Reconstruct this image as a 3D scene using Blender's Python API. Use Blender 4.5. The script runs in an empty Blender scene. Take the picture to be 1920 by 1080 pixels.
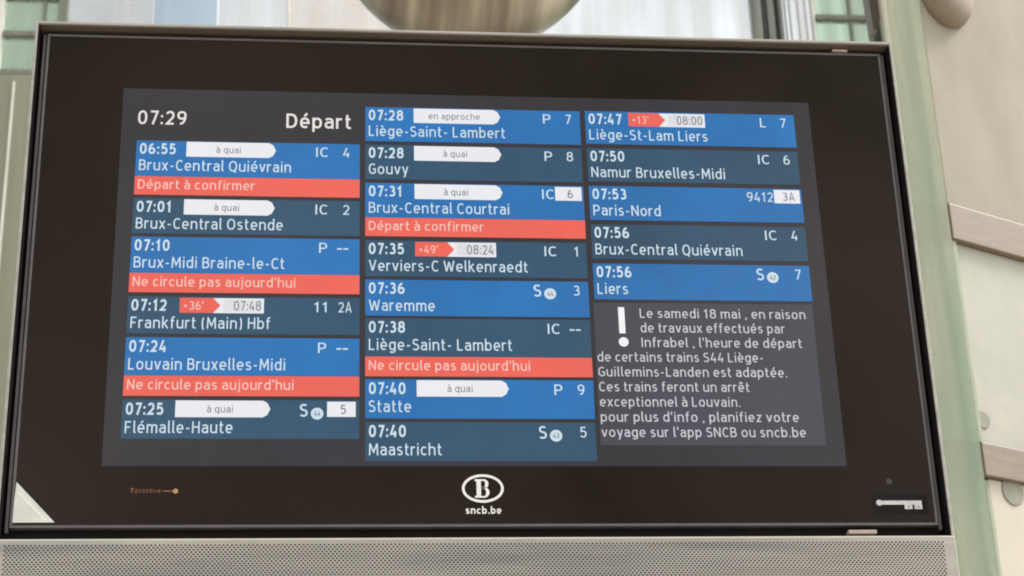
import bpy, bmesh, math, random
from mathutils import Matrix, Vector
random.seed(4)
S = bpy.context.scene
COL = S.collection

# ------------------------------------------------------------------ camera
BOARD_Z = 2.65                      # height of the middle of the lit screen
cd = bpy.data.cameras.new('camera')
cam = bpy.data.objects.new('camera', cd)
COL.objects.link(cam)
S.camera = cam
cd.sensor_width = 36.0
cd.lens = 63.94
cd.clip_start = 0.05
cd.clip_end = 500
right = Vector((0.99455, -0.09962, -0.03081))
up = Vector((-0.01035, -0.38826, 0.92149))
back = Vector((-0.10376, -0.91615, -0.38717))
m = Matrix((right, up, back)).transposed().to_4x4()
m.translation = Vector((-0.2193, -2.3714, 1.6253))
cam.matrix_world = m
cd.dof.use_dof = True
cd.dof.focus_distance = 2.59
cd.dof.aperture_fstop = 13

# ------------------------------------------------------------------ sky and sun
SUN_EL, SUN_AZ = math.radians(48), math.radians(84)      # azimuth from +Y towards +X
w = bpy.data.worlds.new('World')
S.world = w
w.use_nodes = True
nt = w.node_tree
nt.nodes.clear()
out = nt.nodes.new('ShaderNodeOutputWorld')
bg = nt.nodes.new('ShaderNodeBackground')
sky = nt.nodes.new('ShaderNodeTexSky')
sky.sky_type = 'NISHITA'
sky.sun_disc = False
sky.sun_elevation = SUN_EL
sky.sun_rotation = SUN_AZ
sky.air_density = 1.0
sky.dust_density = 3.0
hsv = nt.nodes.new('ShaderNodeHueSaturation')
hsv.inputs['Saturation'].default_value = 0.06          # a white overcast sky
nt.links.new(sky.outputs[0], hsv.inputs['Color'])
wtc = nt.nodes.new('ShaderNodeTexCoord')
wnz = nt.nodes.new('ShaderNodeTexNoise')               # banks of cloud
wnz.inputs['Scale'].default_value = 4.6
wnz.inputs['Detail'].default_value = 5
wmr = nt.nodes.new('ShaderNodeMapRange')
wmr.inputs['From Min'].default_value = 0.34
wmr.inputs['From Max'].default_value = 0.66
wmr.inputs['To Min'].default_value = 0.50
wmr.inputs['To Max'].default_value = 1.55
wmx = nt.nodes.new('ShaderNodeVectorMath')
wmx.operation = 'SCALE'
nt.links.new(wtc.outputs['Generated'], wnz.inputs['Vector'])
nt.links.new(wnz.outputs['Fac'], wmr.inputs['Value'])
nt.links.new(hsv.outputs[0], wmx.inputs[0])
nt.links.new(wmr.outputs[0], wmx.inputs['Scale'])
nt.links.new(wmx.outputs[0], bg.inputs['Color'])
bg.inputs['Strength'].default_value = 0.15
nt.links.new(bg.outputs[0], out.inputs['Surface'])

sd = bpy.data.lights.new('sun', 'SUN')
sd.energy = 1.5
sd.angle = math.radians(14)
sd.color = (1.0, 0.93, 0.82)
sun = bpy.data.objects.new('sun', sd)
COL.objects.link(sun)
to_sun = Vector((math.sin(SUN_AZ) * math.cos(SUN_EL), math.cos(SUN_AZ) * math.cos(SUN_EL), math.sin(SUN_EL)))
sun.rotation_euler = to_sun.to_track_quat('Z', 'Y').to_euler()

EXPO = 1.2
S.view_settings.view_transform = 'Standard'
S.view_settings.look = 'None'
S.view_settings.exposure = EXPO
S.view_settings.gamma = 1
S.view_settings.use_curve_mapping = False
S.render.engine = 'CYCLES'
S.cycles.filter_width = 1.95
S.cycles.use_denoising = True
S.cycles.max_bounces = 8
S.cycles.transparent_max_bounces = 12


# ------------------------------------------------------------------ helpers
def lin(c):
    return tuple((v / 255 / 12.92) if v / 255 <= 0.04045 else ((v / 255 + 0.055) / 1.055) ** 2.4 for v in c)


def nodes(name):
    mt = bpy.data.materials.new(name)
    mt.use_nodes = True
    return mt, mt.node_tree, mt.node_tree.nodes['Principled BSDF']


def mat(name, col, rough=0.5, metal=0.0, var=0.0, scale=8.0, stretch=(1, 1, 1), bump=0.0, spec=0.5, tint=None, col2=None):
    """Principled surface whose colour is mottled by a noise that runs through the object's own space."""
    mt, t, b = nodes(name)
    b.inputs['Roughness'].default_value = rough
    b.inputs['Metallic'].default_value = metal
    b.inputs['Specular IOR Level'].default_value = spec
    if tint:
        b.inputs['Specular Tint'].default_value = (*tint, 1)
    if var > 0 or bump > 0:
        tc = t.nodes.new('ShaderNodeTexCoord')
        mp = t.nodes.new('ShaderNodeMapping')
        mp.inputs['Scale'].default_value = stretch
        nz = t.nodes.new('ShaderNodeTexNoise')
        nz.inputs['Scale'].default_value = scale
        nz.inputs['Detail'].default_value = 7
        nz.inputs['Roughness'].default_value = 0.6
        t.links.new(tc.outputs['Object'], mp.inputs[0])
        t.links.new(mp.outputs[0], nz.inputs['Vector'])
        rp = t.nodes.new('ShaderNodeValToRGB')
        lo = tuple(c * (1 - var) for c in col)
        hi = tuple(min(1, c * (1 + var)) for c in (col2 or col))
        rp.color_ramp.elements[0].position = 0.32
        rp.color_ramp.elements[1].position = 0.68
        rp.color_ramp.elements[0].color = (*lo, 1)
        rp.color_ramp.elements[1].color = (*hi, 1)
        t.links.new(nz.outputs['Fac'], rp.inputs[0])
        t.links.new(rp.outputs[0], b.inputs['Base Color'])
        if bump > 0:
            bp = t.nodes.new('ShaderNodeBump')
            bp.inputs['Strength'].default_value = bump
            bp.inputs['Distance'].default_value = 0.01
            t.links.new(nz.outputs['Fac'], bp.inputs['Height'])
            t.links.new(bp.outputs[0], b.inputs['Normal'])
    else:
        b.inputs['Base Color'].default_value = (*col, 1)
    return mt


VEIL = (0.034, 0.028, 0.024)        # what the cover glass reflects on top of the picture


def lit(name, srgb, mottled=0.06, scale=9.0):
    """A lit patch of the display: its own light under a smooth cover glass."""
    mt, t, b = nodes(name)
    c = [max(0.0005, (v - q) / 2 ** EXPO) for v, q in zip(lin(srgb), VEIL)]
    b.inputs['Base Color'].default_value = (0.004, 0.004, 0.004, 1)
    b.inputs['Roughness'].default_value = 0.16
    b.inputs['Specular Tint'].default_value = (1.0, 0.79, 0.65, 1)  # warm tint stands in for a brown hall reflected in the glass
    b.inputs['Specular IOR Level'].default_value = 0.36
    tc = t.nodes.new('ShaderNodeTexCoord')
    nz = t.nodes.new('ShaderNodeTexNoise')
    nz.inputs['Scale'].default_value = scale
    nz.inputs['Detail'].default_value = 11
    nz.inputs['Roughness'].default_value = 0.68
    mr = t.nodes.new('ShaderNodeMapRange')
    mr.inputs['From Min'].default_value = 0.3
    mr.inputs['From Max'].default_value = 0.7
    mr.inputs['To Min'].default_value = 1 - mottled
    mr.inputs['To Max'].default_value = 1 + mottled
    t.links.new(tc.outputs['Object'], nz.inputs['Vector'])
    t.links.new(nz.outputs['Fac'], mr.inputs['Value'])
    t.links.new(mr.outputs[0], b.inputs['Emission Strength'])
    b.inputs['Emission Color'].default_value = (*c, 1)
    return mt


def P(x, y, z=0.0):
    """millimetres on the face of the board (x right, y down, z away from the viewer) -> metres"""
    return Vector((x / 1000, z / 1000, BOARD_Z - y / 1000))


class MB:
    def __init__(self):
        self.bm = bmesh.new()
        self.mats = []

    def mi(self, mt):
        if mt not in self.mats:
            self.mats.append(mt)
        return self.mats.index(mt)

    def face(self, pts, mt):
        f = self.bm.faces.new([self.bm.verts.new(p) for p in pts])
        f.material_index = self.mi(mt)
        return f

    def poly(self, xy, z, mt):
        """flat patch facing the viewer, outline in board millimetres"""
        a = sum(xy[i][0] * xy[(i + 1) % len(xy)][1] - xy[(i + 1) % len(xy)][0] * xy[i][1] for i in range(len(xy)))
        if a > 0:
            xy = xy[::-1]
        return self.face([P(x, y, z) for x, y in xy], mt)

    def rect(self, x0, y0, x1, y1, z, mt):
        return self.poly([(x0, y0), (x1, y0), (x1, y1), (x0, y1)], z, mt)

    def disc(self, cx, cy, r, z, mt, n=20, ry=None):
        ry = ry or r
        return self.poly([(cx + r * math.cos(a), cy + ry * math.sin(a)) for a in [i * 2 * math.pi / n for i in range(n)]], z, mt)

    def ring(self, cx, cy, rx, ry, wd, z, mt, n=40):
        for i in range(n):
            a, b = i * 2 * math.pi / n, (i + 1) * 2 * math.pi / n
            q = [(cx + rx * math.cos(a), cy + ry * math.sin(a)), (cx + rx * math.cos(b), cy + ry * math.sin(b)),
                 (cx + (rx - wd) * math.cos(b), cy + (ry - wd) * math.sin(b)), (cx + (rx - wd) * math.cos(a), cy + (ry - wd) * math.sin(a))]
            self.poly(q, z, mt)

    def text(self, body, x, y, cap, mt, z=-1.5, xs=1.0, bold=0.068, align='l'):
        vs, fs, x0, x1 = glyphs(body, bold)
        s = cap / CAP
        wd = (x1 - x0) * s * xs
        ox = x - x0 * s * xs - (wd if align == 'r' else wd / 2 if align == 'c' else 0)
        bv = [self.bm.verts.new(P(ox + vx * s * xs, y - vy * s, z - vz)) for vx, vy, vz in vs]
        k = self.mi(mt)
        for f in fs:
            try:
                self.bm.faces.new([bv[i] for i in f]).material_index = k
            except ValueError:
                pass

    def box(self, lo, hi, mt, bev=0.0, M=None):
        r = bmesh.ops.create_cube(self.bm, size=1.0)
        vs = r['verts']
        for v in vs:
            v.co = Vector(((lo[i] + hi[i]) / 2 + v.co[i] * (hi[i] - lo[i]) for i in range(3)))
        fs = set(f for v in vs for f in v.link_faces)
        k = self.mi(mt)
        for f in fs:
            f.material_index = k
        if bev:
            es = list(set(e for v in vs for e in v.link_edges))
            r2 = bmesh.ops.bevel(self.bm, geom=es, offset=bev, segments=2, affect='EDGES', profile=0.6)
            for f in r2['faces']:
                f.material_index = k
            vs = list(set(v for f in r2['faces'] for v in f.verts) | set(v for v in vs if v.is_valid))
        if M is not None:
            for v in vs:
                v.co = M @ v.co
        return vs

    def bbox(self, x0, y0, x1, y1, z0, z1, mt, bev=0.0):
        """box given in board millimetres"""
        a, b = P(x0, y1, z0), P(x1, y0, z1)
        return self.box(a, b, mt, bev / 1000)

    def lathe(self, prof, mt, c=(0, 0, 0), n=64, axis='Z', smooth=True):
        k = self.mi(mt)
        rings = []
        for r, h in prof:
            rings.append([self.bm.verts.new(Vector((r * math.cos(i * 2 * math.pi / n), r * math.sin(i * 2 * math.pi / n), h)))
                          for i in range(n)])
        for a, b in zip(rings, rings[1:]):
            for i in range(n):
                f = self.bm.faces.new((a[i], a[(i + 1) % n], b[(i + 1) % n], b[i]))
                f.material_index = k
                f.smooth = smooth
        for rg in (rings[0], rings[-1]):
            f = self.bm.faces.new(rg)
            f.material_index = k
        vs = [v for rg in rings for v in rg]
        M = Matrix.Translation(c) @ (Matrix.Identity(4) if axis == 'Z' else axis)
        for v in vs:
            v.co = M @ v.co

    def build(self, name, parent=None, label=None, origin=None, fix=True):
        if fix:
            bmesh.ops.recalc_face_normals(self.bm, faces=self.bm.faces)
        me = bpy.data.meshes.new(name)
        o = Vector(origin) if origin is not None else None
        if parent is not None:
            o = parent_world(parent)
        if o is not None:
            bmesh.ops.translate(self.bm, verts=self.bm.verts, vec=-o)
        self.bm.to_mesh(me)
        self.bm.free()
        for mt in self.mats:
            me.materials.append(mt)
        ob = bpy.data.objects.new(name, me)
        COL.objects.link(ob)
        if parent is not None:
            ob.parent = parent
        elif o is not None:
            ob.location = o
        if label:
            ob['label'] = label
        return ob


def parent_world(p):
    v = Vector((0, 0, 0))
    while p is not None:
        v += p.location
        p = p.parent
    return v


def thing(name, loc, label, cat, group=None):
    o = bpy.data.objects.new(name, None)
    o.empty_display_size = 0.1
    COL.objects.link(o)
    o.location = loc
    o['label'] = label
    o['category'] = cat
    if group:
        o['group'] = group
    return o


_cache = {}


def arc(cx, cy, rx, ry, a0, a1, sq=0.86):
    n = max(3, int(abs(a1 - a0) / 18))
    o = []
    for i in range(n + 1):
        a = math.radians(a0 + (a1 - a0) * i / n)
        c, q = math.cos(a), math.sin(a)
        o.append((cx + rx * math.copysign(abs(c) ** sq, c), cy + ry * math.copysign(abs(q) ** sq, q)))
    return o


XH, ASC, DESC = 0.75, 1.06, -0.25


def letter(ch, h):
    """centre lines of one letter of the display's sans-serif: (width, strokes); capitals are 1 high"""
    b, T, X, A = h, 1 - h, XH - h, ASC - h
    D = DESC + h
    ym, xm = 0.5, XH / 2
    rx, ry = XH / 2 - h, XH / 2 - h
    W = 0.44
    w2 = W / 2
    bowl = arc(w2, xm, w2, ry, 0, 360)
    up_ = lambda x: [(x, b - h), (x, XH)]
    acc = {'é': 'e', 'è': 'e', 'ê': 'e', 'à': 'a'}
    if ch in acc:
        w, st = letter(acc[ch], h)
        c = w / 2
        m1, m2 = XH + 0.08, XH + 0.29
        mk = {'é': [(c - 0.02, m1), (c + 0.13, m2)], 'è': [(c + 0.02, m1), (c - 0.13, m2)], 'à': [(c + 0.02, m1), (c - 0.13, m2)],
              'ê': [(c - 0.17, m1 + 0.02), (c, m2 - 0.03), (c + 0.17, m1 + 0.02)]}[ch]
        return w, st + [mk]
    g = {
        '0': (.46, [arc(.23, .5, .23, T - .5, 0, 360)]),
        '1': (.30, [[(.0, T - .20), (.20, T - .02), (.20, 0)]]),
        '2': (.44, [arc(.21, T - .26, .21, .26, 160, -28) + [(.02, b), (.46, b)]]),
        '3': (.43, [arc(.19, (T + .53) / 2, .20, (T - .53) / 2, 140, -90), arc(.19, (b + .53) / 2, .24, (.53 - b) / 2, 90, -140)]),
        '4': (.48, [[(.27, 1), (.01, .27), (.50, .27)], [(.37, .50), (.37, 0)]]),
        '5': (.43, [[(.41, T), (.06, T), (.05, .56)] + arc(.19, (b + .60) / 2, .24, (.60 - b) / 2, 110, -145)]),
        '6': (.46, [arc(.23, .31, .23, .31 - b, 0, 360), arc(.36, .31, .36, T - .31, 180, 92)]),
        '7': (.44, [[(0, T), (.44, T), (.15, 0)]]),
        '8': (.46, [arc(.23, (T + .54) / 2, .20, (T - .54) / 2, 0, 360), arc(.23, (b + .54) / 2, .23, (.54 - b) / 2, 0, 360)]),
        '9': (.46, [arc(.23, .69, .23, T - .69, 0, 360), arc(.10, .69, .36, .69 - b, 0, -88)]),
        ':': (.04, [[(.02, .10 - h), (.02, .10 + h * 1.1)], [(.02, .60 - h), (.02, .60 + h * 1.1)]]),
        '.': (.04, [[(.02, 0), (.02, h * 2.1)]]),
        ',': (.06, [[(.04, h * 2), (.01, -.13)]]),
        "'": (.02, [[(.01, 1.04), (.01, .74)]]),
        '-': (.26, [[(0, .40), (.26, .40)]]),
        '+': (.36, [[(0, .45), (.36, .45)], [(.18, .27), (.18, .63)]]),
        '(': (.16, [arc(.30, .44, .28, .66, 130, 230)]),
        ')': (.16, [arc(-.14, .44, .28, .66, 50, -50)]),
        'A': (.54, [[(.0, 0), (.27, 1.0), (.54, 0)], [(.10, .30), (.44, .30)]]),
        'B': (.46, [[(0, 0), (0, 1)], [(0, T)] + arc(.22, (T + .53) / 2, .20, (T - .53) / 2, 90, -90) + [(0, .53)],
                    [(0, .53)] + arc(.24, (b + .53) / 2, .23, (.53 - b) / 2, 90, -90) + [(0, b)]]),
        'C': (.46, [arc(.28, .5, .28, T - .5, 48, 312)]),
        'D': (.52, [[(0, 0), (0, 1)], [(0, T)] + arc(.20, .5, .32, T - .5, 90, -90) + [(0, b)]]),
        'F': (.40, [[(0, 0), (0, T), (.42, T)], [(0, .50), (.36, .50)]]),
        'G': (.50, [arc(.28, .5, .28, T - .5, 50, 300) + [(.50, .14), (.50, .47), (.28, .47)]]),
        'H': (.50, [[(0, 0), (0, 1)], [(.5, 0), (.5, 1)], [(0, .52), (.5, .52)]]),
        'I': (.02, [[(.01, 0), (.01, 1)]]),
        'L': (.38, [[(0, 1), (0, b), (.40, b)]]),
        'M': (.66, [[(0, 0), (.04, 1)], [(.62, 1), (.66, 0)], [(.04, .97), (.33, .27), (.62, .97)]]),
        'N': (.52, [[(0, 0), (0, 1)], [(.52, 0), (.52, 1)], [(0, .96), (.52, .04)]]),
        'O': (.58, [arc(.29, .5, .29, T - .5, 0, 360)]),
        'P': (.46, [[(0, 0), (0, 1)], [(0, T)] + arc(.22, (T + .44) / 2, .24, (T - .44) / 2, 90, -90) + [(0, .44)]]),
        'Q': (.58, [arc(.29, .5, .29, T - .5, 0, 360), [(.34, .12), (.56, -.10)]]),
        'S': (.42, [arc(.22, (T + .53) / 2, .21, (T - .53) / 2, 38, 235) + arc(.20, (b + .51) / 2, .23, (.51 - b) / 2, 60, -145)]),
        'V': (.54, [[(0, 1), (.25, h * 1.3), (.29, h * 1.3), (.54, 1)]]),
        'W': (.84, [[(0, 1), (.19, h * 1.2), (.22, h * 1.2), (.41, .84), (.43, .84), (.62, h * 1.2), (.65, h * 1.2), (.84, 1)]]),
        'a': (.40, [arc(.19, X - .19, .21, .19, 150, 0) + [(.40, 0)], [(.40, .44)] + arc(.19, (.44 + b) / 2, .19, (.44 - b) / 2, 90, 270) + [(.40, b + .09)]]),
        'b': (W, [[(0, 0), (0, ASC)], bowl]),
        'c': (.36, [arc(w2, xm, w2, ry, 48, 312)]),
        'd': (W, [[(W, 0), (W, ASC)], bowl]),
        'e': (W, [[(.02, xm - .01), (W, xm - .01)] + arc(w2, xm, w2, ry, 0, 308)]),
        'f': (.28, [[(.10, 0), (.10, .80)] + arc(.28, .80, .18, A - .80, 170, 82), [(-.02, X), (.28, X)]]),
        'g': (W, [bowl, [(W, XH), (W, .0)] + arc(w2 - .01, .0, w2 + .01, -D, 0, -140)]),
        'h': (W, [[(0, 0), (0, ASC)], [(0, X - .16)] + arc(w2, X - .20, w2, .20, 165, 0) + [(W, 0)]]),
        'i': (.02, [up_(.01), [(.01, XH + .14), (.01, XH + .14 + h * 2.1)]]),
        'j': (.06, [[(.05, XH)] + arc(-.11, -.02, .16, .20, 0, -75), [(.05, XH + .14), (.05, XH + .14 + h * 2.1)]]),
        'k': (.40, [[(0, 0), (0, ASC)], [(.38, XH), (.04, .37)], [(.12, .44), (.42, 0)]]),
        'l': (.06, [[(.01, ASC), (.01, .17)] + arc(.13, .14, .12, .14 - b, 205, 275, 1.0)]),
        'm': (.74, [up_(0), [(0, X - .16)] + arc(.19, X - .18, .18, .18, 165, 0) + [(.37, 0)], [(.37, X - .16)] + arc(.56, X - .18, .18, .18, 165, 0) + [(.74, 0)]]),
        'n': (W, [up_(0), [(0, X - .16)] + arc(w2, X - .20, w2, .20, 165, 0) + [(W, 0)]]),
        'o': (W + .02, [arc(w2 + .01, xm, w2 + .01, ry, 0, 360)]),
        'p': (W, [[(0, -.25), (0, XH)], bowl]),
        'q': (W, [[(W, -.25), (W, XH)], bowl]),
        'r': (.26, [up_(0), [(0, X - .20)] + arc(.22, X - .24, .22, .24, 165, 72)]),
        's': (.34, [arc(.18, (X + .40) / 2, .17, (X - .40) / 2, 38, 235) + arc(.16, (b + .38) / 2, .18, (.38 - b) / 2, 60, -145)]),
        't': (.28, [[(.09, .98), (.09, .20)] + arc(.26, .20, .17, .20 - b, 185, 285), [(-.02, X), (.28, X)]]),
        'u': (W, [[(0, XH), (0, .20)] + arc(w2, .22, w2, .22 - b, 195, 345) + [(W, .22)], [(W, 0), (W, XH)]]),
        'v': (.44, [[(0, XH), (.20, h * 1.3), (.24, h * 1.3), (.44, XH)]]),
        'x': (.42, [[(0, XH), (.42, 0)], [(.42, XH), (0, 0)]]),
        'y': (.44, [[(0, XH), (.23, .03)], [(.44, XH), (.20, -.10)] + arc(.04, -.06, .16, .19, -20, -75)]),
        'z': (.36, [[(0, X), (.36, X), (.0, b), (.38, b)]]),
    }
    return g[ch]


def ribbon(pts, h):
    closed = len(pts) > 4 and (Vector(pts[0]) - Vector(pts[-1])).length < 1e-4
    p = [Vector(q) for q in pts]
    q = [p[0]]
    for v in p[1:]:
        if (v - q[-1]).length > 0.004:
            q.append(v)
    if closed:
        q = q[:-1] if (q[-1] - q[0]).length < 0.004 else q
    n = len(q)
    lft, rgt = [], []
    for i in range(n):
        a = q[i] - q[i - 1] if (i or closed) else None
        c = q[(i + 1) % n] - q[i] if (i < n - 1 or closed) else None
        na = Vector((-a.y, a.x)).normalized() if a is not None else None
        nc = Vector((-c.y, c.x)).normalized() if c is not None else None
        if na is None or nc is None:
            d = na or nc
            k = h
        else:
            d = na + nc
            if d.length < 0.05:
                d = na.copy()
            d.normalize()
            k = h / max(0.42, d.dot(na))
        lft.append(q[i] + d * k)
        rgt.append(q[i] - d * k)
    vs = lft + rgt
    fs = [(i, n + i, n + (i + 1) % n, (i + 1) % n) for i in range(n if closed else n - 1)]
    return [(v.x, v.y) for v in vs], fs


def glyphs(body, h):
    key = (body, h)
    if key not in _cache:
        vs, fs, x = [], [], 0.0
        k = 0
        for ch in body:
            if ch == ' ':
                x += 0.30
                continue
            w, st = letter(ch, h)
            side = 0.075 if ch in ",.':-" else 0.062 if ch in 'AVWvyx47frt' else 0.085
            x += side + h
            for p in st:
                v2, f2 = ribbon(p, h)
                n = len(vs)
                vs += [(vx + x, vy, (k % 4) * 0.02) for vx, vy in v2]
                fs += [tuple(i + n for i in f) for f in f2]
                k += 1
            x += w + h + side
        xs = [v[0] for v in vs]
        _cache[key] = (vs, fs, min(xs), max(xs))
    return _cache[key]


CAP = 1.0
REG, MED, BOLD = 0.061, 0.070, 0.090

# ------------------------------------------------------------------ materials
steel = mat('brushed_steel', (0.345, 0.325, 0.29), rough=0.42, metal=0.5, var=0.20, scale=4, stretch=(1, 6, 12))
steel_lip = mat('steel_edge_highlight', (0.58, 0.55, 0.48), rough=0.35, metal=0.4, var=0.06, scale=20)  # lighter copy of the steel: an edge highlight put into the colour
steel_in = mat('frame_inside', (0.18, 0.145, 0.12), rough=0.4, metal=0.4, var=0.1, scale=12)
gap_black = mat('black_gasket', (0.006, 0.005, 0.005), rough=0.7, var=0.3, scale=40, spec=0.2)
bezel_m = mat('black_cover_glass', (0.0090, 0.0062, 0.0042), rough=0.16, spec=0.19, var=0.25, scale=2.5, tint=(1.0, 0.79, 0.65))  # reflection of a brown hall put into the warm base colour and tint
_t = bezel_m.node_tree                     # wiped glass: the gloss is uneven
_n = _t.nodes.new('ShaderNodeTexNoise')
_n.inputs['Scale'].default_value = 5
_n.inputs['Detail'].default_value = 8
_c = _t.nodes.new('ShaderNodeTexCoord')
_m = _t.nodes.new('ShaderNodeMapRange')
_m.inputs['From Min'].default_value = 0.35
_m.inputs['From Max'].default_value = 0.7
_m.inputs['To Min'].default_value = 0.06
_m.inputs['To Max'].default_value = 0.26
_t.links.new(_c.outputs['Object'], _n.inputs['Vector'])
_t.links.new(_n.outputs['Fac'], _m.inputs['Value'])
_t.links.new(_m.outputs[0], _t.nodes['Principled BSDF'].inputs['Roughness'])
rim_m = mat('grey_rim', (0.10, 0.09, 0.09), rough=0.4, metal=0.2, var=0.15, scale=20)
print_white = mat('white_print', (0.72, 0.71, 0.69), rough=0.35, var=0.05, scale=60)
paper = mat('white_sticker', (0.60, 0.60, 0.57), rough=0.5, var=0.10, scale=25)
print_grey = mat('pale_grey_print', (0.50, 0.49, 0.48), rough=0.4, var=0.25, scale=90)
print_orange = mat('orange_print', (0.20, 0.085, 0.03), rough=0.5, var=0.35, scale=120)
amber = mat('amber_dot', (0.42, 0.24, 0.09), rough=0.4, var=0.1, scale=80)
sensor_m = mat('sensor_window', (0.018, 0.016, 0.015), rough=0.25, var=0.1, scale=60)
latch_m = mat('latch_metal', (0.42, 0.34, 0.31), rough=0.4, metal=0.2, var=0.1, scale=60)

L_back = lit('screen_backdrop', (66, 64, 67), 0.36, 2.4)
L_notice = lit('screen_notice_field', (82, 83, 90), 0.20, 2.6)
L_blue = lit('screen_blue', (57, 119, 181), 0.26, 1.9)
L_slate = lit('screen_slate', (64, 91, 113), 0.30, 1.9)
L_red = lit('screen_red', (238, 108, 95), 0.08, 4.0)
L_white = lit('screen_white', (236, 236, 240), 0.03)
L_text = lit('screen_text', (208, 225, 236), 0.05)
L_pale = lit('screen_pale_text', (250, 200, 190), 0.05)
L_grey = lit('screen_grey_text', (128, 128, 138), 0.05)
L_field = lit('screen_pale_field', (222, 224, 226), 0.05)
L_sand = lit('screen_header_text', (232, 228, 224), 0.05)
L_note = lit('screen_notice_text', (205, 205, 212), 0.06)
L_sign = lit('screen_mark', (245, 245, 245), 0.03)

# ------------------------------------------------------------------ ground
g = MB()
g.box((-30, -30, -0.2), (30, 40, 0), mat('pale_stone', (0.42, 0.38, 0.31), rough=0.45, var=0.12, scale=3))
g.build('ground')['kind'] = 'structure'

# ------------------------------------------------------------------ glazed facade behind
def pane_mat(name, tint, body, k):
    mt, t, b = nodes(name)
    t.nodes.remove(b)
    o = t.nodes['Material Output']
    tr = t.nodes.new('ShaderNodeBsdfTransparent')
    tr.inputs[0].default_value = (*tint, 1)
    df = t.nodes.new('ShaderNodeBsdfDiffuse')
    df.inputs[0].default_value = (*body, 1)
    gl = t.nodes.new('ShaderNodeBsdfGlossy')
    gl.inputs['Roughness'].default_value = 0.05
    tc = t.nodes.new('ShaderNodeTexCoord')
    mp = t.nodes.new('ShaderNodeMapping')
    mp.inputs['Scale'].default_value = (3.0, 1, 0.12)
    nz = t.nodes.new('ShaderNodeTexNoise')  # vertical streaks: reflections imitated by mixing in the pane's body colour
    nz.inputs['Scale'].default_value = 1.6
    nz.inputs['Detail'].default_value = 5
    t.links.new(tc.outputs['Object'], mp.inputs[0])
    t.links.new(mp.outputs[0], nz.inputs['Vector'])
    mr = t.nodes.new('ShaderNodeMapRange')
    mr.inputs['From Min'].default_value = 0.3
    mr.inputs['From Max'].default_value = 0.7
    mr.inputs['To Min'].default_value = max(0, k - 0.30)
    mr.inputs['To Max'].default_value = min(1, k + 0.30)
    t.links.new(nz.outputs['Fac'], mr.inputs['Value'])
    mx = t.nodes.new('ShaderNodeMixShader')
    t.links.new(mr.outputs[0], mx.inputs[0])
    t.links.new(tr.outputs[0], mx.inputs[1])
    t.links.new(df.outputs[0], mx.inputs[2])
    m2 = t.nodes.new('ShaderNodeMixShader')
    m2.inputs[0].default_value = 0.05
    t.links.new(mx.outputs[0], m2.inputs[1])
    t.links.new(gl.outputs[0], m2.inputs[2])
    t.links.new(m2.outputs[0], o.inputs['Surface'])
    return mt


FY = 14.0
clear = pane_mat('clear_pane', (0.80, 0.815, 0.82), (0.74, 0.76, 0.76), 0.20)
milky = pane_mat('milky_pane', (0.80, 0.78, 0.745), (0.72, 0.69, 0.65), 0.20)
bluish = pane_mat('bluish_pane', (0.66, 0.74, 0.80), (0.62, 0.69, 0.75), 0.18)
greenish = pane_mat('green_pane', (0.66, 0.76, 0.66), (0.42, 0.50, 0.42), 0.36)
mull = mat('grey_green_mullion', (0.17, 0.18, 0.145), rough=0.5, var=0.25, scale=3, stretch=(8, 8, 0.3))
mull_pale = mat('pale_mullion', (0.68, 0.66, 0.60), rough=0.5, var=0.1, scale=4)
mull_mid = mat('grey_slat', (0.36, 0.36, 0.32), rough=0.5, var=0.2, scale=5)
mull_dark = mat('black_mullion', (0.03, 0.035, 0.03), rough=0.5, var=0.2, scale=6)
olive = mat('olive_cladding', (0.24, 0.25, 0.18), rough=0.7, var=0.12, scale=1.2, stretch=(4, 4, 0.4))

fac = thing('glazed_facade', (0.8, FY, 0), 'bright glazed wall of white and green panes far behind the board', 'facade')


def pane(x0, x1, z0, z1, mt, label=None):
    b = MB()
    b.box((x0, FY - 0.015, z0), (x1, FY + 0.015, z1), mt)
    b.build('pane', fac, label)


def bar(name, x0, x1, z0, z1, mt, d=0.08):
    b = MB()
    b.box((x0, FY - d, z0), (x1, FY + d, z1), mt, 0.008)
    b.build(name, fac)


TOP = 16.0
pane(-2.81, -1.975, 6.0, TOP, clear)
pane(-1.965, -1.325, 6.0, TOP, bluish, 'pale blue pane among the white ones')
pane(-1.31, -0.61, 6.0, TOP, clear)
pane(-0.58, 1.55, 6.0, TOP, milky)
pane(1.58, 4.29, 6.0, TOP, clear)
pane(4.62, 4.95, 6.0, TOP, clear)
bar('mullion', -0.61, -0.58, 6.0, TOP, mull_pale, 0.03)
bar('mullion', 1.55, 1.58, 6.0, TOP, mull_pale, 0.03)
bar('mullion', 4.95, 4.98, 6.0, TOP, mull_pale, 0.04)
bar('mullion', -2.92, -2.82, 6.0, TOP, mull, 0.06)
for x0, x1, mm, dd in ((4.30, 4.355, mull, 0.10), (4.365, 4.40, mull_mid, 0.05), (4.405, 4.445, mull_dark, 0.07), (4.452, 4.50, mull, 0.09), (4.508, 4.535, mull_mid, 0.05), (4.54, 4.565, mull_dark, 0.04), (4.572, 4.61, mull, 0.11)):
    bar('mullion', x0, x1, 6.0, TOP, mm, dd)
for x0 in (4.66, 4.71, 4.80, 4.88):
    bar('glazing_slat', x0, x0 + 0.014, 6.0, TOP, mull_mid, 0.02)
bar('mullion', 5.615, 5.645, 6.0, TOP, mull_dark, 0.10)
bar('mullion', -3.56, -3.46, 6.0, TOP, mull_pale, 0.08)
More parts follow.
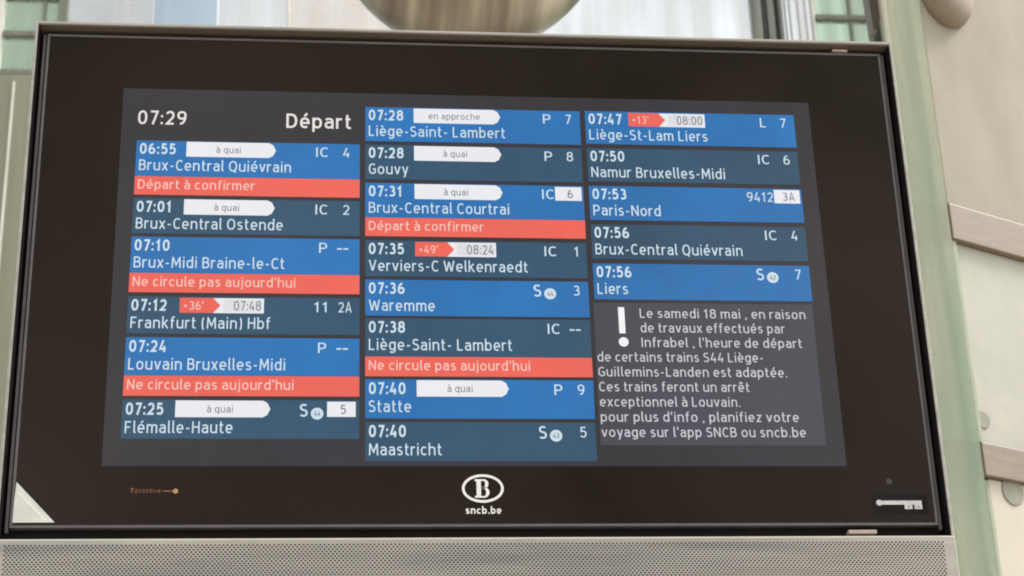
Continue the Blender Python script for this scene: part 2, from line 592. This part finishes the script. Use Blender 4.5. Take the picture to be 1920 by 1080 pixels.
for x0, x1, xm in ((-3.45, -2.93, -3.06), (4.99, 5.61, 5.37), (-5.2, -3.57, -4.3)):
    z = 10.82
    while z < TOP - 0.1:
        pane(x0, xm - 0.02, z + 0.035, z + 0.415, greenish)
        pane(xm + 0.02, x1, z + 0.035, z + 0.415, greenish)
        bar('transom', x0, x1, z - 0.03, z + 0.03, mull, 0.05)
        z += 0.4435
    bar('glazing_post', xm - 0.018, xm + 0.018, 10.86, TOP, mull, 0.03)
    b = MB()
    b.box((x0, FY - 0.05, 0), (x1, FY + 0.10, 10.785), olive)
    b.build('parapet', fac)
bar('cladding_joint', -3.31, -3.285, 0.0, 10.70, mull_pale, 0.07)
b = MB()
b.box((-5.2, FY - 0.25, 0.0), (5.65, FY + 0.25, 5.995), olive)
b.build('base_wall', fac)
b = MB()
b.box((5.66, FY - 0.3, 0), (9.5, FY + 0.3, TOP), mat('grey_green_render', (0.30, 0.36, 0.26), rough=0.8, var=0.15, scale=1))
b.build('side_pier', fac)

# ------------------------------------------------------------------ panelled wall on the right
WA = math.radians(63)
Wm = Matrix.Translation((1.328, 1.60, 0)) @ Matrix(((math.sin(WA), -math.cos(WA), 0, 0), (math.cos(WA), math.sin(WA), 0, 0), (0, 0, 1, 0), (0, 0, 0, 1)))
# local x runs along the wall to the right, local -y faces the viewer
concrete = mat('beige_concrete', (0.27, 0.25, 0.195), rough=0.85, var=0.09, scale=8, stretch=(1, 1, 0.5), bump=0.15)
cream = mat('cream_panel', (0.315, 0.31, 0.255), rough=0.6, var=0.08, scale=9, bump=0.08)
cream2 = mat('warm_cream_panel', (0.41, 0.37, 0.295), rough=0.55, var=0.05, scale=4)
brown = mat('brown_rail_paint', (0.175, 0.135, 0.095), rough=0.5, var=0.12, scale=14, stretch=(1, 1, 6))
joint = mat('green_seal', (0.22, 0.25, 0.175), rough=0.6, var=0.1, scale=10)
disc_m = mat('grey_disc', (0.19, 0.185, 0.14), rough=0.6, var=0.1, scale=30)
knob_m = mat('tan_knob', (0.19, 0.145, 0.10), rough=0.6, var=0.12, scale=20)

wall = thing('panelled_wall', (1.328, 1.60, 0), 'beige concrete wall with cream panels and brown rails beside the board', 'wall')


def wallbox(name, s0, s1, z0, z1, y0, y1, mt, label=None, bev=0.003):
    b = MB()
    b.box((s0, y0, z0), (s1, y1, z1), mt, bev, Wm)
    return b.build(name, wall, label)


wallbox('concrete_panel', 0.0, 2.4, 3.545, 6.5, -0.004, 0.03, concrete)
wallbox('middle_panel', 0.016, 2.4, 2.92, 3.446, 0.010, 0.035, cream)
wallbox('lower_panel', 0.022, 2.4, 0.0, 2.836, 0.006, 0.03, cream2)
wallbox('edge_seal', 0.0, 0.0155, 2.9205, 3.446, -0.002, 0.03, joint)
wallbox('edge_seal', 0.006, 0.0215, 0.0, 2.83, 0.002, 0.03, joint)
wallbox('rail', 0.0, 2.4, 3.447, 3.544, -0.009, 0.025, brown, 'upper brown rail between concrete and cream panel', 0.003)
wallbox('rail', 0.0, 2.4, 2.837, 2.919, -0.009, 0.025, brown, 'lower brown rail under the cream panel', 0.003)
for s, z, r in ((0.037, 2.984, 0.022), (0.100, 2.815, 0.036)):
    b = MB()
    ax = Matrix.Rotation(math.pi / 2, 4, 'X')
    b.lathe([(r, 0), (r, 0.004), (r * 0.95, 0.005)], disc_m, Wm @ Vector((s, 0.012 if z > 2.9 else 0.008, z)), 32, smooth=False,
            axis=(Matrix.Rotation(math.pi / 2 - WA, 4, 'Z') @ ax))
    b.build('fixing_disc', wall)
b = MB()
b.lathe([(0.088, -0.02), (0.088, 0.010), (0.080, 0.030), (0.055, 0.045), (0.02, 0.050)], knob_m, Wm @ Vector((0.092, -0.002, 4.165)), 40,
        axis=(Matrix.Rotation(math.pi / 2 - WA, 4, 'Z') @ Matrix.Rotation(math.pi / 2, 4, 'X')))
b.build('knob', wall, 'round tan knob high on the concrete')

# green glass fin standing between the board and the wall, the wall's return seen blurred through it
mt, t, pb = nodes('frosted_green_glass')
pb.inputs['Transmission Weight'].default_value = 0.72
pb.inputs['IOR'].default_value = 1.3
tc = t.nodes.new('ShaderNodeTexCoord')
mp = t.nodes.new('ShaderNodeMapping')
mp.inputs['Scale'].default_value = (9, 3, 0.6)
nz = t.nodes.new('ShaderNodeTexNoise')
nz.inputs['Scale'].default_value = 2.4
nz.inputs['Detail'].default_value = 1
rp = t.nodes.new('ShaderNodeValToRGB')
rp.color_ramp.elements[0].position = 0.32
rp.color_ramp.elements[1].position = 0.68
rp.color_ramp.elements[0].color = (0.62, 0.75, 0.59, 1)
rp.color_ramp.elements[1].color = (0.86, 0.88, 0.71, 1)
mr = t.nodes.new('ShaderNodeMapRange')
mr.inputs['To Min'].default_value = 0.12
mr.inputs['To Max'].default_value = 0.34
t.links.new(tc.outputs['Object'], mp.inputs[0])
t.links.new(mp.outputs[0], nz.inputs['Vector'])
t.links.new(nz.outputs['Fac'], rp.inputs[0])
t.links.new(nz.outputs['Fac'], mr.inputs['Value'])
t.links.new(mr.outputs[0], pb.inputs['Roughness'])
t.links.new(rp.outputs[0], pb.inputs['Base Color'])
fin = thing('glass_fin', (1.27, 1.62, 0), 'tall narrow frosted green glass strip between board and concrete wall', 'glass strip')
b = MB()
b.box((1.2365, 1.590, 0), (1.326, 1.598, 6.5), mt)
b.build('glass_strip', fin)
b = MB()
b.box((1.226, 1.588, 0), (1.2360, 1.604, 6.5), mat('pale_trim', (0.46, 0.44, 0.36), rough=0.5, var=0.10, scale=5, stretch=(3, 1, 0.6)))
b.build('edge_channel', fin)
b = MB()
b.box((1.262, 1.700, 0), (1.36, 1.720, 6.5), concrete)
b.build('return_panel', wall)
for z0, z1 in ((3.449, 3.556), (2.85, 2.93)):
    b = MB()
    b.box((1.235, 1.612, z0), (1.308, 1.66, z1), brown, 0.004)
    b.build('rail_end', wall)

# dark wedge bracket above the corner of the board
bracket_m = mat('brown_grey_metal', (0.13, 0.115, 0.095), rough=0.5, var=0.2, scale=10)
b = MB()
pts = [(1.325, 4.70), (1.385, 4.70), (1.372, 4.36), (1.352, 4.285), (1.340, 4.285)]
fr = [Vector((x, 2.0, z)) for x, z in pts]
bk = [Vector((x, 2.05, z)) for x, z in pts]
b.face(fr, bracket_m)
b.face(bk[::-1], bracket_m)
for i in range(len(pts)):
    j = (i + 1) % len(pts)
    b.face([fr[i], bk[i], bk[j], fr[j]], bracket_m)
b.box((1.335, 2.004, 4.69), (1.375, 2.046, 7.0), bracket_m)
o = b.build('hanging_bracket', origin=(1.35, 2.0, 4.285))
o['label'] = 'dark tapered bracket pointing down above the top right corner of the board'
o['category'] = 'bracket'

# ------------------------------------------------------------------ round metal bowl above the board
mt, t, pb = nodes('tan_spun_metal')
pb.inputs['Metallic'].default_value = 0.75
pb.inputs['Roughness'].default_value = 0.36
tc = t.nodes.new('ShaderNodeTexCoord')
gr = t.nodes.new('ShaderNodeTexNoise')
mp = t.nodes.new('ShaderNodeMapping')
mp.inputs['Scale'].default_value = (7, 0.4, 0.25)
gr.inputs['Scale'].default_value = 0.9
gr.inputs['Detail'].default_value = 6
rp = t.nodes.new('ShaderNodeValToRGB')  # light and dark vertical bands: reflections put into the metal's base colour
e = rp.color_ramp.elements
e[0].position, e[0].color = 0.40, (0.13, 0.095, 0.08, 1)
e[1].position, e[1].color = 0.62, (0.46, 0.41, 0.34, 1)
x = e.new(0.5)
x.color = (0.24, 0.215, 0.17, 1)
t.links.new(tc.outputs['Object'], mp.inputs[0])
t.links.new(mp.outputs[0], gr.inputs['Vector'])
t.links.new(gr.outputs['Fac'], rp.inputs[0])
t.links.new(rp.outputs[0], pb.inputs['Base Color'])
bowl = thing('hanging_lamp', (0.236, 2.5, 4.54), 'round tan metal lamp bowl hanging behind the top edge of the board', 'lamp')
b = MB()
R0 = 0.455
prof = [(0.03, -R0)] + [(R0 * math.sin(a), -R0 * math.cos(a)) for a in [i * math.pi / 2 / 20 for i in range(2, 21)]] + [(R0, 0.10), (R0 * 0.97, 0.12), (R0 * 0.5, 0.22), (0.06, 0.26)]
b.lathe(prof, mt, (0.236, 2.5, 4.995), 96)
b.build('bowl', bowl)
b = MB()
b.lathe([(0.03, 5.256), (0.03, 8.0)], bracket_m, (0.236, 2.5, 0), 24)
b.build('stem', bowl)

# ------------------------------------------------------------------ the departure board
board = thing('departure_board', (0, 0, 0), 'steel framed railway departure screen with blue and red train rows', 'departure board')
XL, XR, YT, YB = -640.0, 646.5, -388.0, 391.0        # outside of the steel housing at its front edge (15 mm before the glass)
Z0 = -15.0
b = MB()      # outer steel walls, front edge bright
wt = 4.0
b.bbox(XL, YT, XL + wt, YB - 0.5, Z0, 120, steel, 0.8)
b.bbox(XR - wt, YT, XR, YB - 0.5, Z0, 120, steel, 0.8)
b.bbox(XL + wt + 0.2, YT, XR - wt - 0.2, YT + wt, Z0, 120, steel, 0.8)
b.bbox(XL + wt + 0.2, YT + wt + 0.2, XR - wt - 0.2, YB - 0.5, 100, 118, steel)
b.build('housing', board)
b = MB()      # painted lining of the recess
b.bbox(XL + wt + 0.3, YT + wt + 0.3, XR - wt - 0.3, YT + wt + 1.6, Z0 + 1, 95, steel_in)
b.bbox(XL + wt + 0.3, YT + wt + 1.9, XL + wt + 1.6, YB - 1, Z0 + 1, 95, gap_black)
b.bbox(XR - wt - 1.6, YT + wt + 1.9, XR - wt - 0.3, YB - 1, Z0 + 1, 95, gap_black)
b.bbox(XL + wt + 2, YT + wt + 2, XR - wt - 2, YB - 1, 14, 16, gap_black)
b.build('recess', board)

GX0, GX1, GY0, GY1 = -624.0, 631.0, -374.5, 372.0    # glass unit
b = MB()
b.bbox(GX0 + 4, GY0 + 4, GX1 - 4, GY1 - 4, 0, 12, bezel_m)
glass = b.build('cover_glass', board)
b = MB()      # thin grey rim, two steps
for x0, y0, x1, y1 in ((GX0, GY0, GX1, GY0 + 3.8), (GX0, GY1 - 3.8, GX1, GY1)):
    b.bbox(x0, y0, x1, y1, -1.5, 12, rim_m, 0.6)
for x0, x1 in ((GX0, GX0 + 3.8), (GX1 - 3.8, GX1)):
    b.bbox(x0, GY0 + 4, x1, GY1 - 4, -1.5, 12, rim_m, 0.6)
for x0, x1 in ((GX0 - 6.5, GX0 - 2.0), (GX1 + 2.0, GX1 + 6.5)):
    b.bbox(x0, GY0 - 1, x1, GY1 + 5, 3, 13, rim_m, 0.6)
b.build('rim', board)
for x0, y0, x1, y1, nm in ((502, 378.5, 542, 384.0, 'lower'), (556, -380.5, 580, -376.5, 'upper')):
    b = MB()
    b.bbox(x0, y0, x1, y1, -3, 11, latch_m, 0.8)
    b.build('latch', board)

# the perforated steel panel under the glass: every hole is cut
PT, PB = YB, 560.0
b = MB()
hx0, hx1 = XL + 12, XR - 12
pit, row = 5.5, 3.1
hy0 = PT + 7.0
nr = 40
ncol = int((hx1 - hx0) / pit)
hx1 = hx0 + ncol * pit
hr = 1.36
k = b.mi(steel)
zf = Z0
def quad(x0, y0, x1, y1):
    b.rect(x0, y0, x1, y1, zf, steel)
for r in range(nr):
    y0 = hy0 + r * row
    y1 = y0 + row
    off = pit / 2 if r % 2 else 0
    if off:
        quad(hx0, y0, hx0 + off, y1)
        quad(hx1 - off, y0, hx1, y1)
    for c in range(ncol - (1 if off else 0)):
        x0 = hx0 + off + c * pit
        x1 = x0 + pit
        cx, cy = (x0 + x1) / 2, (y0 + y1) / 2
        o8 = [(x1, cy), (x1, y0), (cx, y0), (x0, y0), (x0, cy), (x0, y1), (cx, y1), (x1, y1)]
        ov = [b.bm.verts.new(P(x, y, zf)) for x, y in o8]
        iv = [b.bm.verts.new(P(cx + hr * math.cos(a), cy - hr * math.sin(a), zf)) for a in [i * math.pi / 4 for i in range(8)]]
        for i in range(8):
            j = (i + 1) % 8
            b.bm.faces.new((ov[i], ov[j], iv[j], iv[i])).material_index = k
hyE = hy0 + nr * row
quad(XL + 1.2, PT + 2.2, XR - 1.2, hy0)
quad(XL + 1.2, hyE, XR - 1.2, PB)
quad(XL + 1.2, hy0, hx0, hyE)
quad(hx1, hy0, XR - 1.2, hyE)
b.build('perforated_panel', board, fix=False)
b = MB()      # folded edge of the panel, its highlight put into a lighter steel colour
b.bbox(XL, PT - 0.3, XR, PT + 2.2, Z0 - 0.6, 40, steel_lip, 0.7)
b.bbox(XL, PT + 2.4, XL + 1.1, PB, Z0 - 0.3, 118, steel_lip, 0.3)
b.bbox(XR - 1.1, PT + 2.4, XR, PB, Z0 - 0.3, 118, steel_lip, 0.3)
b.build('panel_edge', board)
b = MB()
b.bbox(XL + 2, PT + 3, XR - 2, PB, Z0 + 9, 110, mat('grille_backing', (0.012, 0.011, 0.010), rough=0.8, var=0.2, scale=30))
b.build('grille_backing', board)
b = MB()      # the steel pedestal that carries it, below the picture
b.bbox(XL, PB + 0.5, XR, BOARD_Z * 1000, Z0, 118, steel, 1.0)
b.build('pedestal', board)

# ---- what is printed and stuck on the black glass
b = MB()
tri = [(-619, 309), (-621.5, 364.5), (-566, 364.5)]
b.poly(tri, -1.2, paper)
b.poly([(-618.0, 323), (-615.0, 322), (-576, 361.5), (-579, 362.5)], -1.5, print_white)  # lighter strip along the crease: a fold highlight put into the colour
b.build('corner_sticker', board, 'white triangular sticker in the lower left corner', fix=False)
b = MB()      # oval emblem
b.ring(0.3, 318.5, 28.5, 20.0, 3.6, -0.5, print_white, 48)
def bshape(cx, cy, h):
    y0, y1 = cy - h / 2, cy + h / 2
    b.rect(cx - 11, y0, cx - 2.5, y0 + 2.6, -0.5, print_white)
    b.rect(cx - 11, y1 - 2.6, cx - 2.5, y1, -0.5, print_white)
    b.rect(cx - 8.6, y0 + 2.6, cx - 2.5, y1 - 2.6, -0.5, print_white)
    mid = cy - 0.8
    for ya, yb, rx in ((y0, mid + 1.1, 10.2), (mid - 1.1, y1, 11.4)):
        c, ry = (ya + yb) / 2, (yb - ya) / 2
        x0 = cx - 2.5
        n = 16
        def pt(i, ex, ey):
            a = -math.pi / 2 + i * math.pi / n
            sx = 4.2
            return (x0 + sx + (rx - sx) * math.cos(a) - ex * math.cos(a), c + (ry - ey) * math.sin(a))
        outl = [(x0, ya)] + [pt(i, 0, 0) for i in range(n + 1)] + [(x0, yb)]
        inl = [(x0, ya + 2.4)] + [pt(i, 4.6, 2.4) for i in range(n + 1)] + [(x0, yb - 2.4)]
        for i in range(len(outl) - 1):
            q = [outl[i], outl[i + 1], inl[i + 1], inl[i]]
            b.poly(q, -0.5, print_white)
bshape(0.3, 318.5, 26)
b.text('sncb.be', 0.5, 354, 10.0, print_white, z=-0.5, xs=1.02, bold=BOLD, align='c')
b.build('emblem', board, 'white oval emblem with a letter B and web address', fix=False)
b = MB()      # small worn orange print
for x0, y0, x1, y1 in ((-470, 317.5, -466, 319), (-469, 319, -467.5, 324), (-464.5, 319.5, -460, 320.6), (-464.5, 322.5, -460, 323.6), (-458, 319.5, -456.8, 323.6), (-455, 319.5, -451, 320.6), (-455, 322.5, -451, 323.6),
                       (-449, 319.5, -447.6, 323.6), (-445.5, 319.5, -441, 320.6), (-445.5, 322.5, -441, 323.6), (-439, 319.5, -437.8, 323.6), (-435.5, 320, -431, 321.2), (-435.5, 322.5, -431, 323.6), (-428, 321, -414, 322.4)):
    b.rect(x0, y0, x1, y1, -0.5, print_orange)
b.disc(-411, 321.7, 3.4, -0.7, amber)
b.build('orange_mark', board, 'small worn orange marking with a bright dot', fix=False)
b = MB()      # white key mark on its small black label
b.rect(541, 327, 619, 356, -0.2, gap_black)
b.disc(550.5, 339.5, 4.3, -0.5, print_grey)
b.rect(553, 336.6, 611, 342.4, -0.7, print_grey)
for x0, x1 in ((586, 597), (600, 611)):
    b.rect(x0, 342.5, x1, 348.8, -0.7, print_grey)
    b.rect(x0 + 4.2, 344.6, x1 - 4.2, 346.4, -0.9, bezel_m)
b.build('key_mark', board, 'white printed key symbol in the lower right corner', fix=False)
b = MB()
b.disc(568, 309, 4.5, -0.5, sensor_m)
b.build('sensor', board, fix=False)

# ---- the lit screen and everything it shows
b = MB()
x0, y0, x1, y1, rc = -510, -287, 510, 287, 1.5
outl = []
for cx, cy, a0 in ((x1 - rc, y0 + rc, -90), (x1 - rc, y1 - rc, 0), (x0 + rc, y1 - rc, 90), (x0 + rc, y0 + rc, 180)):
    for i in range(5):
        a = math.radians(a0 + i * 22.5)
        outl.append((cx + rc * math.cos(a), cy + rc * math.sin(a)))
b.poly(outl, -0.3, L_back)
screen = b.build('screen', board, fix=False)

CW = 320.0
XS = 216.0 / (lambda q: (q[3] - q[2]) * 17.0 / CAP)(glyphs('Brux-Central Quiévrain', REG))
XB = 51.0 / (lambda q: (q[3] - q[2]) * 17.5 / CAP)(glyphs('06:55', BOLD))
XBAN = 165.0 / (lambda q: (q[3] - q[2]) * 14.5 / CAP)(glyphs('Départ à confirmer', REG))

b = MB()
b.text('07:29', -487, -228, 22.5, L_sand, xs=XB * 1.13, bold=MED)
b.build('clock_text', screen, 'large clock digits reading 07:29', fix=False)
b = MB()
b.text('Départ', -180, -226.5, 23.5, L_sand, xs=XB * 1.18, bold=MED, align='r')
b.build('title_text', screen, 'large white heading reading Départ', fix=False)

ROWS = (
    (-487, 320, ((-202, 57, 'b', '06:55', 'Brux-Central Quiévrain', 'a', 'IC', '4', 'Départ à confirmer'),
                 (-110, 55, 's', '07:01', 'Brux-Central Ostende', 'a', 'IC', '2', None),
                 (-50, 55.5, 'b', '07:10', 'Brux-Midi Braine-le-Ct', None, 'P', '--', "Ne circule pas aujourd'hui"),
                 (41, 55.5, 's', '07:12', 'Frankfurt (Main) Hbf', ("+36'", '07:48'), '11', '2A', None),
                 (102, 56, 'b', '07:24', 'Louvain Bruxelles-Midi', None, 'P', '--', "Ne circule pas aujourd'hui"),
                 (193, 55.5, 's', '07:25', 'Flémalle-Haute', 'a', 'S44', '*5', None))),
    (-159, 318, ((-264, 56, 'b', '07:28', 'Liège-Saint- Lambert', 'en approche', 'P', '7', None),
                 (-202, 56, 's', '07:28', 'Gouvy', 'a', 'P', '8', None),
                 (-140, 55, 'b', '07:31', 'Brux-Central Courtrai', 'a', 'IC', '*6', 'Départ à confirmer'),
                 (-49, 56, 's', '07:35', 'Verviers-C Welkenraedt', ("+49'", '08:24'), 'IC', '1', None),
                 (12, 55, 'b', '07:36', 'Waremme', None, 'S44', '3', None),
                 (71, 57, 's', '07:38', 'Liège-Saint- Lambert', None, 'IC', '--', "Ne circule pas aujourd'hui"),
                 (162, 57, 'b', '07:40', 'Statte', 'a', 'P', '9', None),
                 (224, 56, 's', '07:40', 'Maastricht', None, 'S43', '5', None))),
    (167, 318, ((-265, 55, 'b', '07:47', 'Liège-St-Lam Liers', ("+13'", '08:00'), 'L', '7', None),
                (-203, 55, 's', '07:50', 'Namur Bruxelles-Midi', None, 'IC', '6', None),
                (-141, 55, 'b', '07:53', 'Paris-Nord', None, '9412', '*3A', None),
                (-79, 55, 's', '07:56', 'Brux-Central Quiévrain', None, 'IC', '4', None),
                (-17, 56, 'b', '07:56', 'Liers', None, 'S42', '7', None))))

for cx, cw, rows in ROWS:
    for (ry, rh, kind, tm, dest, status, typ, plat, warn) in rows:
        b = MB()
        b.rect(cx, ry, cx + cw, ry + rh, -0.7, L_blue if kind == 'b' else L_slate)
        b.text(tm, cx + 5, ry + 22, 17.5, L_text, xs=XB, bold=BOLD)
        b.text(dest, cx + 5, ry + 48, 17.0, L_text, xs=XS, bold=REG)
        if typ[0] == 'S':
            b.text('S', cx + 239, ry + 24, 18.5, L_text, xs=XB * 1.2, bold=MED)
            b.disc(cx + 262.5, ry + 19.5, 8.6, -1.5, L_text)
            b.text(typ[1:], cx + 262.5, ry + 23, 7.0, L_grey, z=-1.8, xs=0.85, bold=BOLD, align='c')
        else:
            b.text(typ, cx + 274, ry + 22, 15.5, L_text, xs=XS * (1.3 if len(typ) < 4 else 1.0), bold=REG, align='r')
        if plat == '--':
            for q in (0, 9):
                b.rect(cx + 288 + q, ry + 14.5, cx + 295 + q, ry + 16.8, -1.5, L_text)
        elif plat[0] != '*':
            b.text(plat, cx + (309 if len(plat) > 1 else 305), ry + 22, 15.5, L_text, xs=XS * (0.9 if len(plat) > 1 else 1.1), bold=REG, align='r')
        colour = 'blue' if kind == 'b' else 'slate grey'
        b.build('departure_row', screen, '%s row of the %s train to %s' % (colour, tm, dest.replace('- ', '-')), fix=False)
        if plat[0] == '*':
            b = MB()
            b.rect(cx + 276, ry + 2, cx + 315, ry + 24, -1.1, L_white)
            b.text(plat[1:], cx + 298, ry + 20, 13.5, L_grey, xs=XS, bold=MED, align='c')
            b.build('platform_badge', screen, 'white platform box in the %s row to %s' % (tm, dest.replace('- ', '-')), fix=False)
        if isinstance(status, str):
            b = MB()
            ax, aw, ah = cx + 71, 128, 24
            b.poly([(ax, ry + 1), (ax + aw - 10, ry + 1), (ax + aw - 4, ry + 4.5), (ax + aw, ry + 13), (ax + aw - 4, ry + 21.5), (ax + aw - 10, ry + 25), (ax, ry + 25)], -1.1, L_white)
            b.text('à quai' if status == 'a' else status, ax + 60, ry + 18.5, 10.5, L_grey, xs=XS * 1.05, bold=REG, align='c')
            b.build('status_arrow', screen, 'white status arrow in the %s row to %s' % (tm, dest.replace('- ', '-')), fix=False)
        elif status:
            b = MB()
            ax = cx + (71 if cx < 100 else 65)
            b.rect(ax + 46, ry + 2, ax + 116, ry + 24.5, -1.1, L_white)
            b.rect(ax + 60, ry + 4.5, ax + 113, ry + 22, -1.25, L_field)
            b.poly([(ax, ry + 2), (ax + 46, ry + 2), (ax + 56, ry + 13.2), (ax + 46, ry + 24.5), (ax, ry + 24.5)], -1.3, L_red)
            b.text(status[0], ax + 6, ry + 20, 12.5, L_pale, z=-1.7, xs=XS, bold=REG)
            b.text(status[1], ax + 112, ry + 20.5, 14.5, L_grey, xs=XB * 0.98, bold=REG, align='r')
            b.build('delay_badge', screen, 'red and white delay badge in the %s row to %s' % (tm, dest.replace('- ', '-')), fix=False)
        if warn:
            b = MB()
            b.rect(cx, ry + rh + 0.3, cx + cw, ry + rh + 29.5, -0.9, L_red)
            b.text(warn, cx + 5, ry + rh + 20.5, 14.5, L_pale, xs=XBAN, bold=REG)
            b.build('warning_banner', screen, 'red warning strip under the %s row to %s' % (tm, dest.replace('- ', '-')), fix=False)

b = MB()
b.rect(165, 44, 484, 257, -0.7, L_notice)
b.rect(200, 51, 209, 91, -1.2, L_sign)
b.disc(205.5, 104, 7.2, -1.2, L_sign, 14)
for i, (s, wd) in enumerate((('Le samedi 18 mai , en raison', 241), ('de travaux effectués par', 209), ("Infrabel , l'heure de départ", 232),
                             ('de certains trains S44 Liège-', 237), ('Guillemins-Landen est adaptée.', 270), ('Ces trains feront un arrêt', 214),
                             ('exceptionnel à Louvain.', 199), ("pour plus d'info , planifiez votre", 281), ("voyage sur l'app SNCB ou sncb.be", 289))):
    q = glyphs(s, REG)
    xs = wd / ((q[3] - q[2]) * 14.2 / CAP)
    b.text(s, 231 if i < 3 else 167, 67 + i * 22.25, 14.2, L_note, z=-1.2, xs=xs, bold=REG)
b.build('notice_panel', screen, 'grey notice in French with a big white exclamation mark', fix=False)
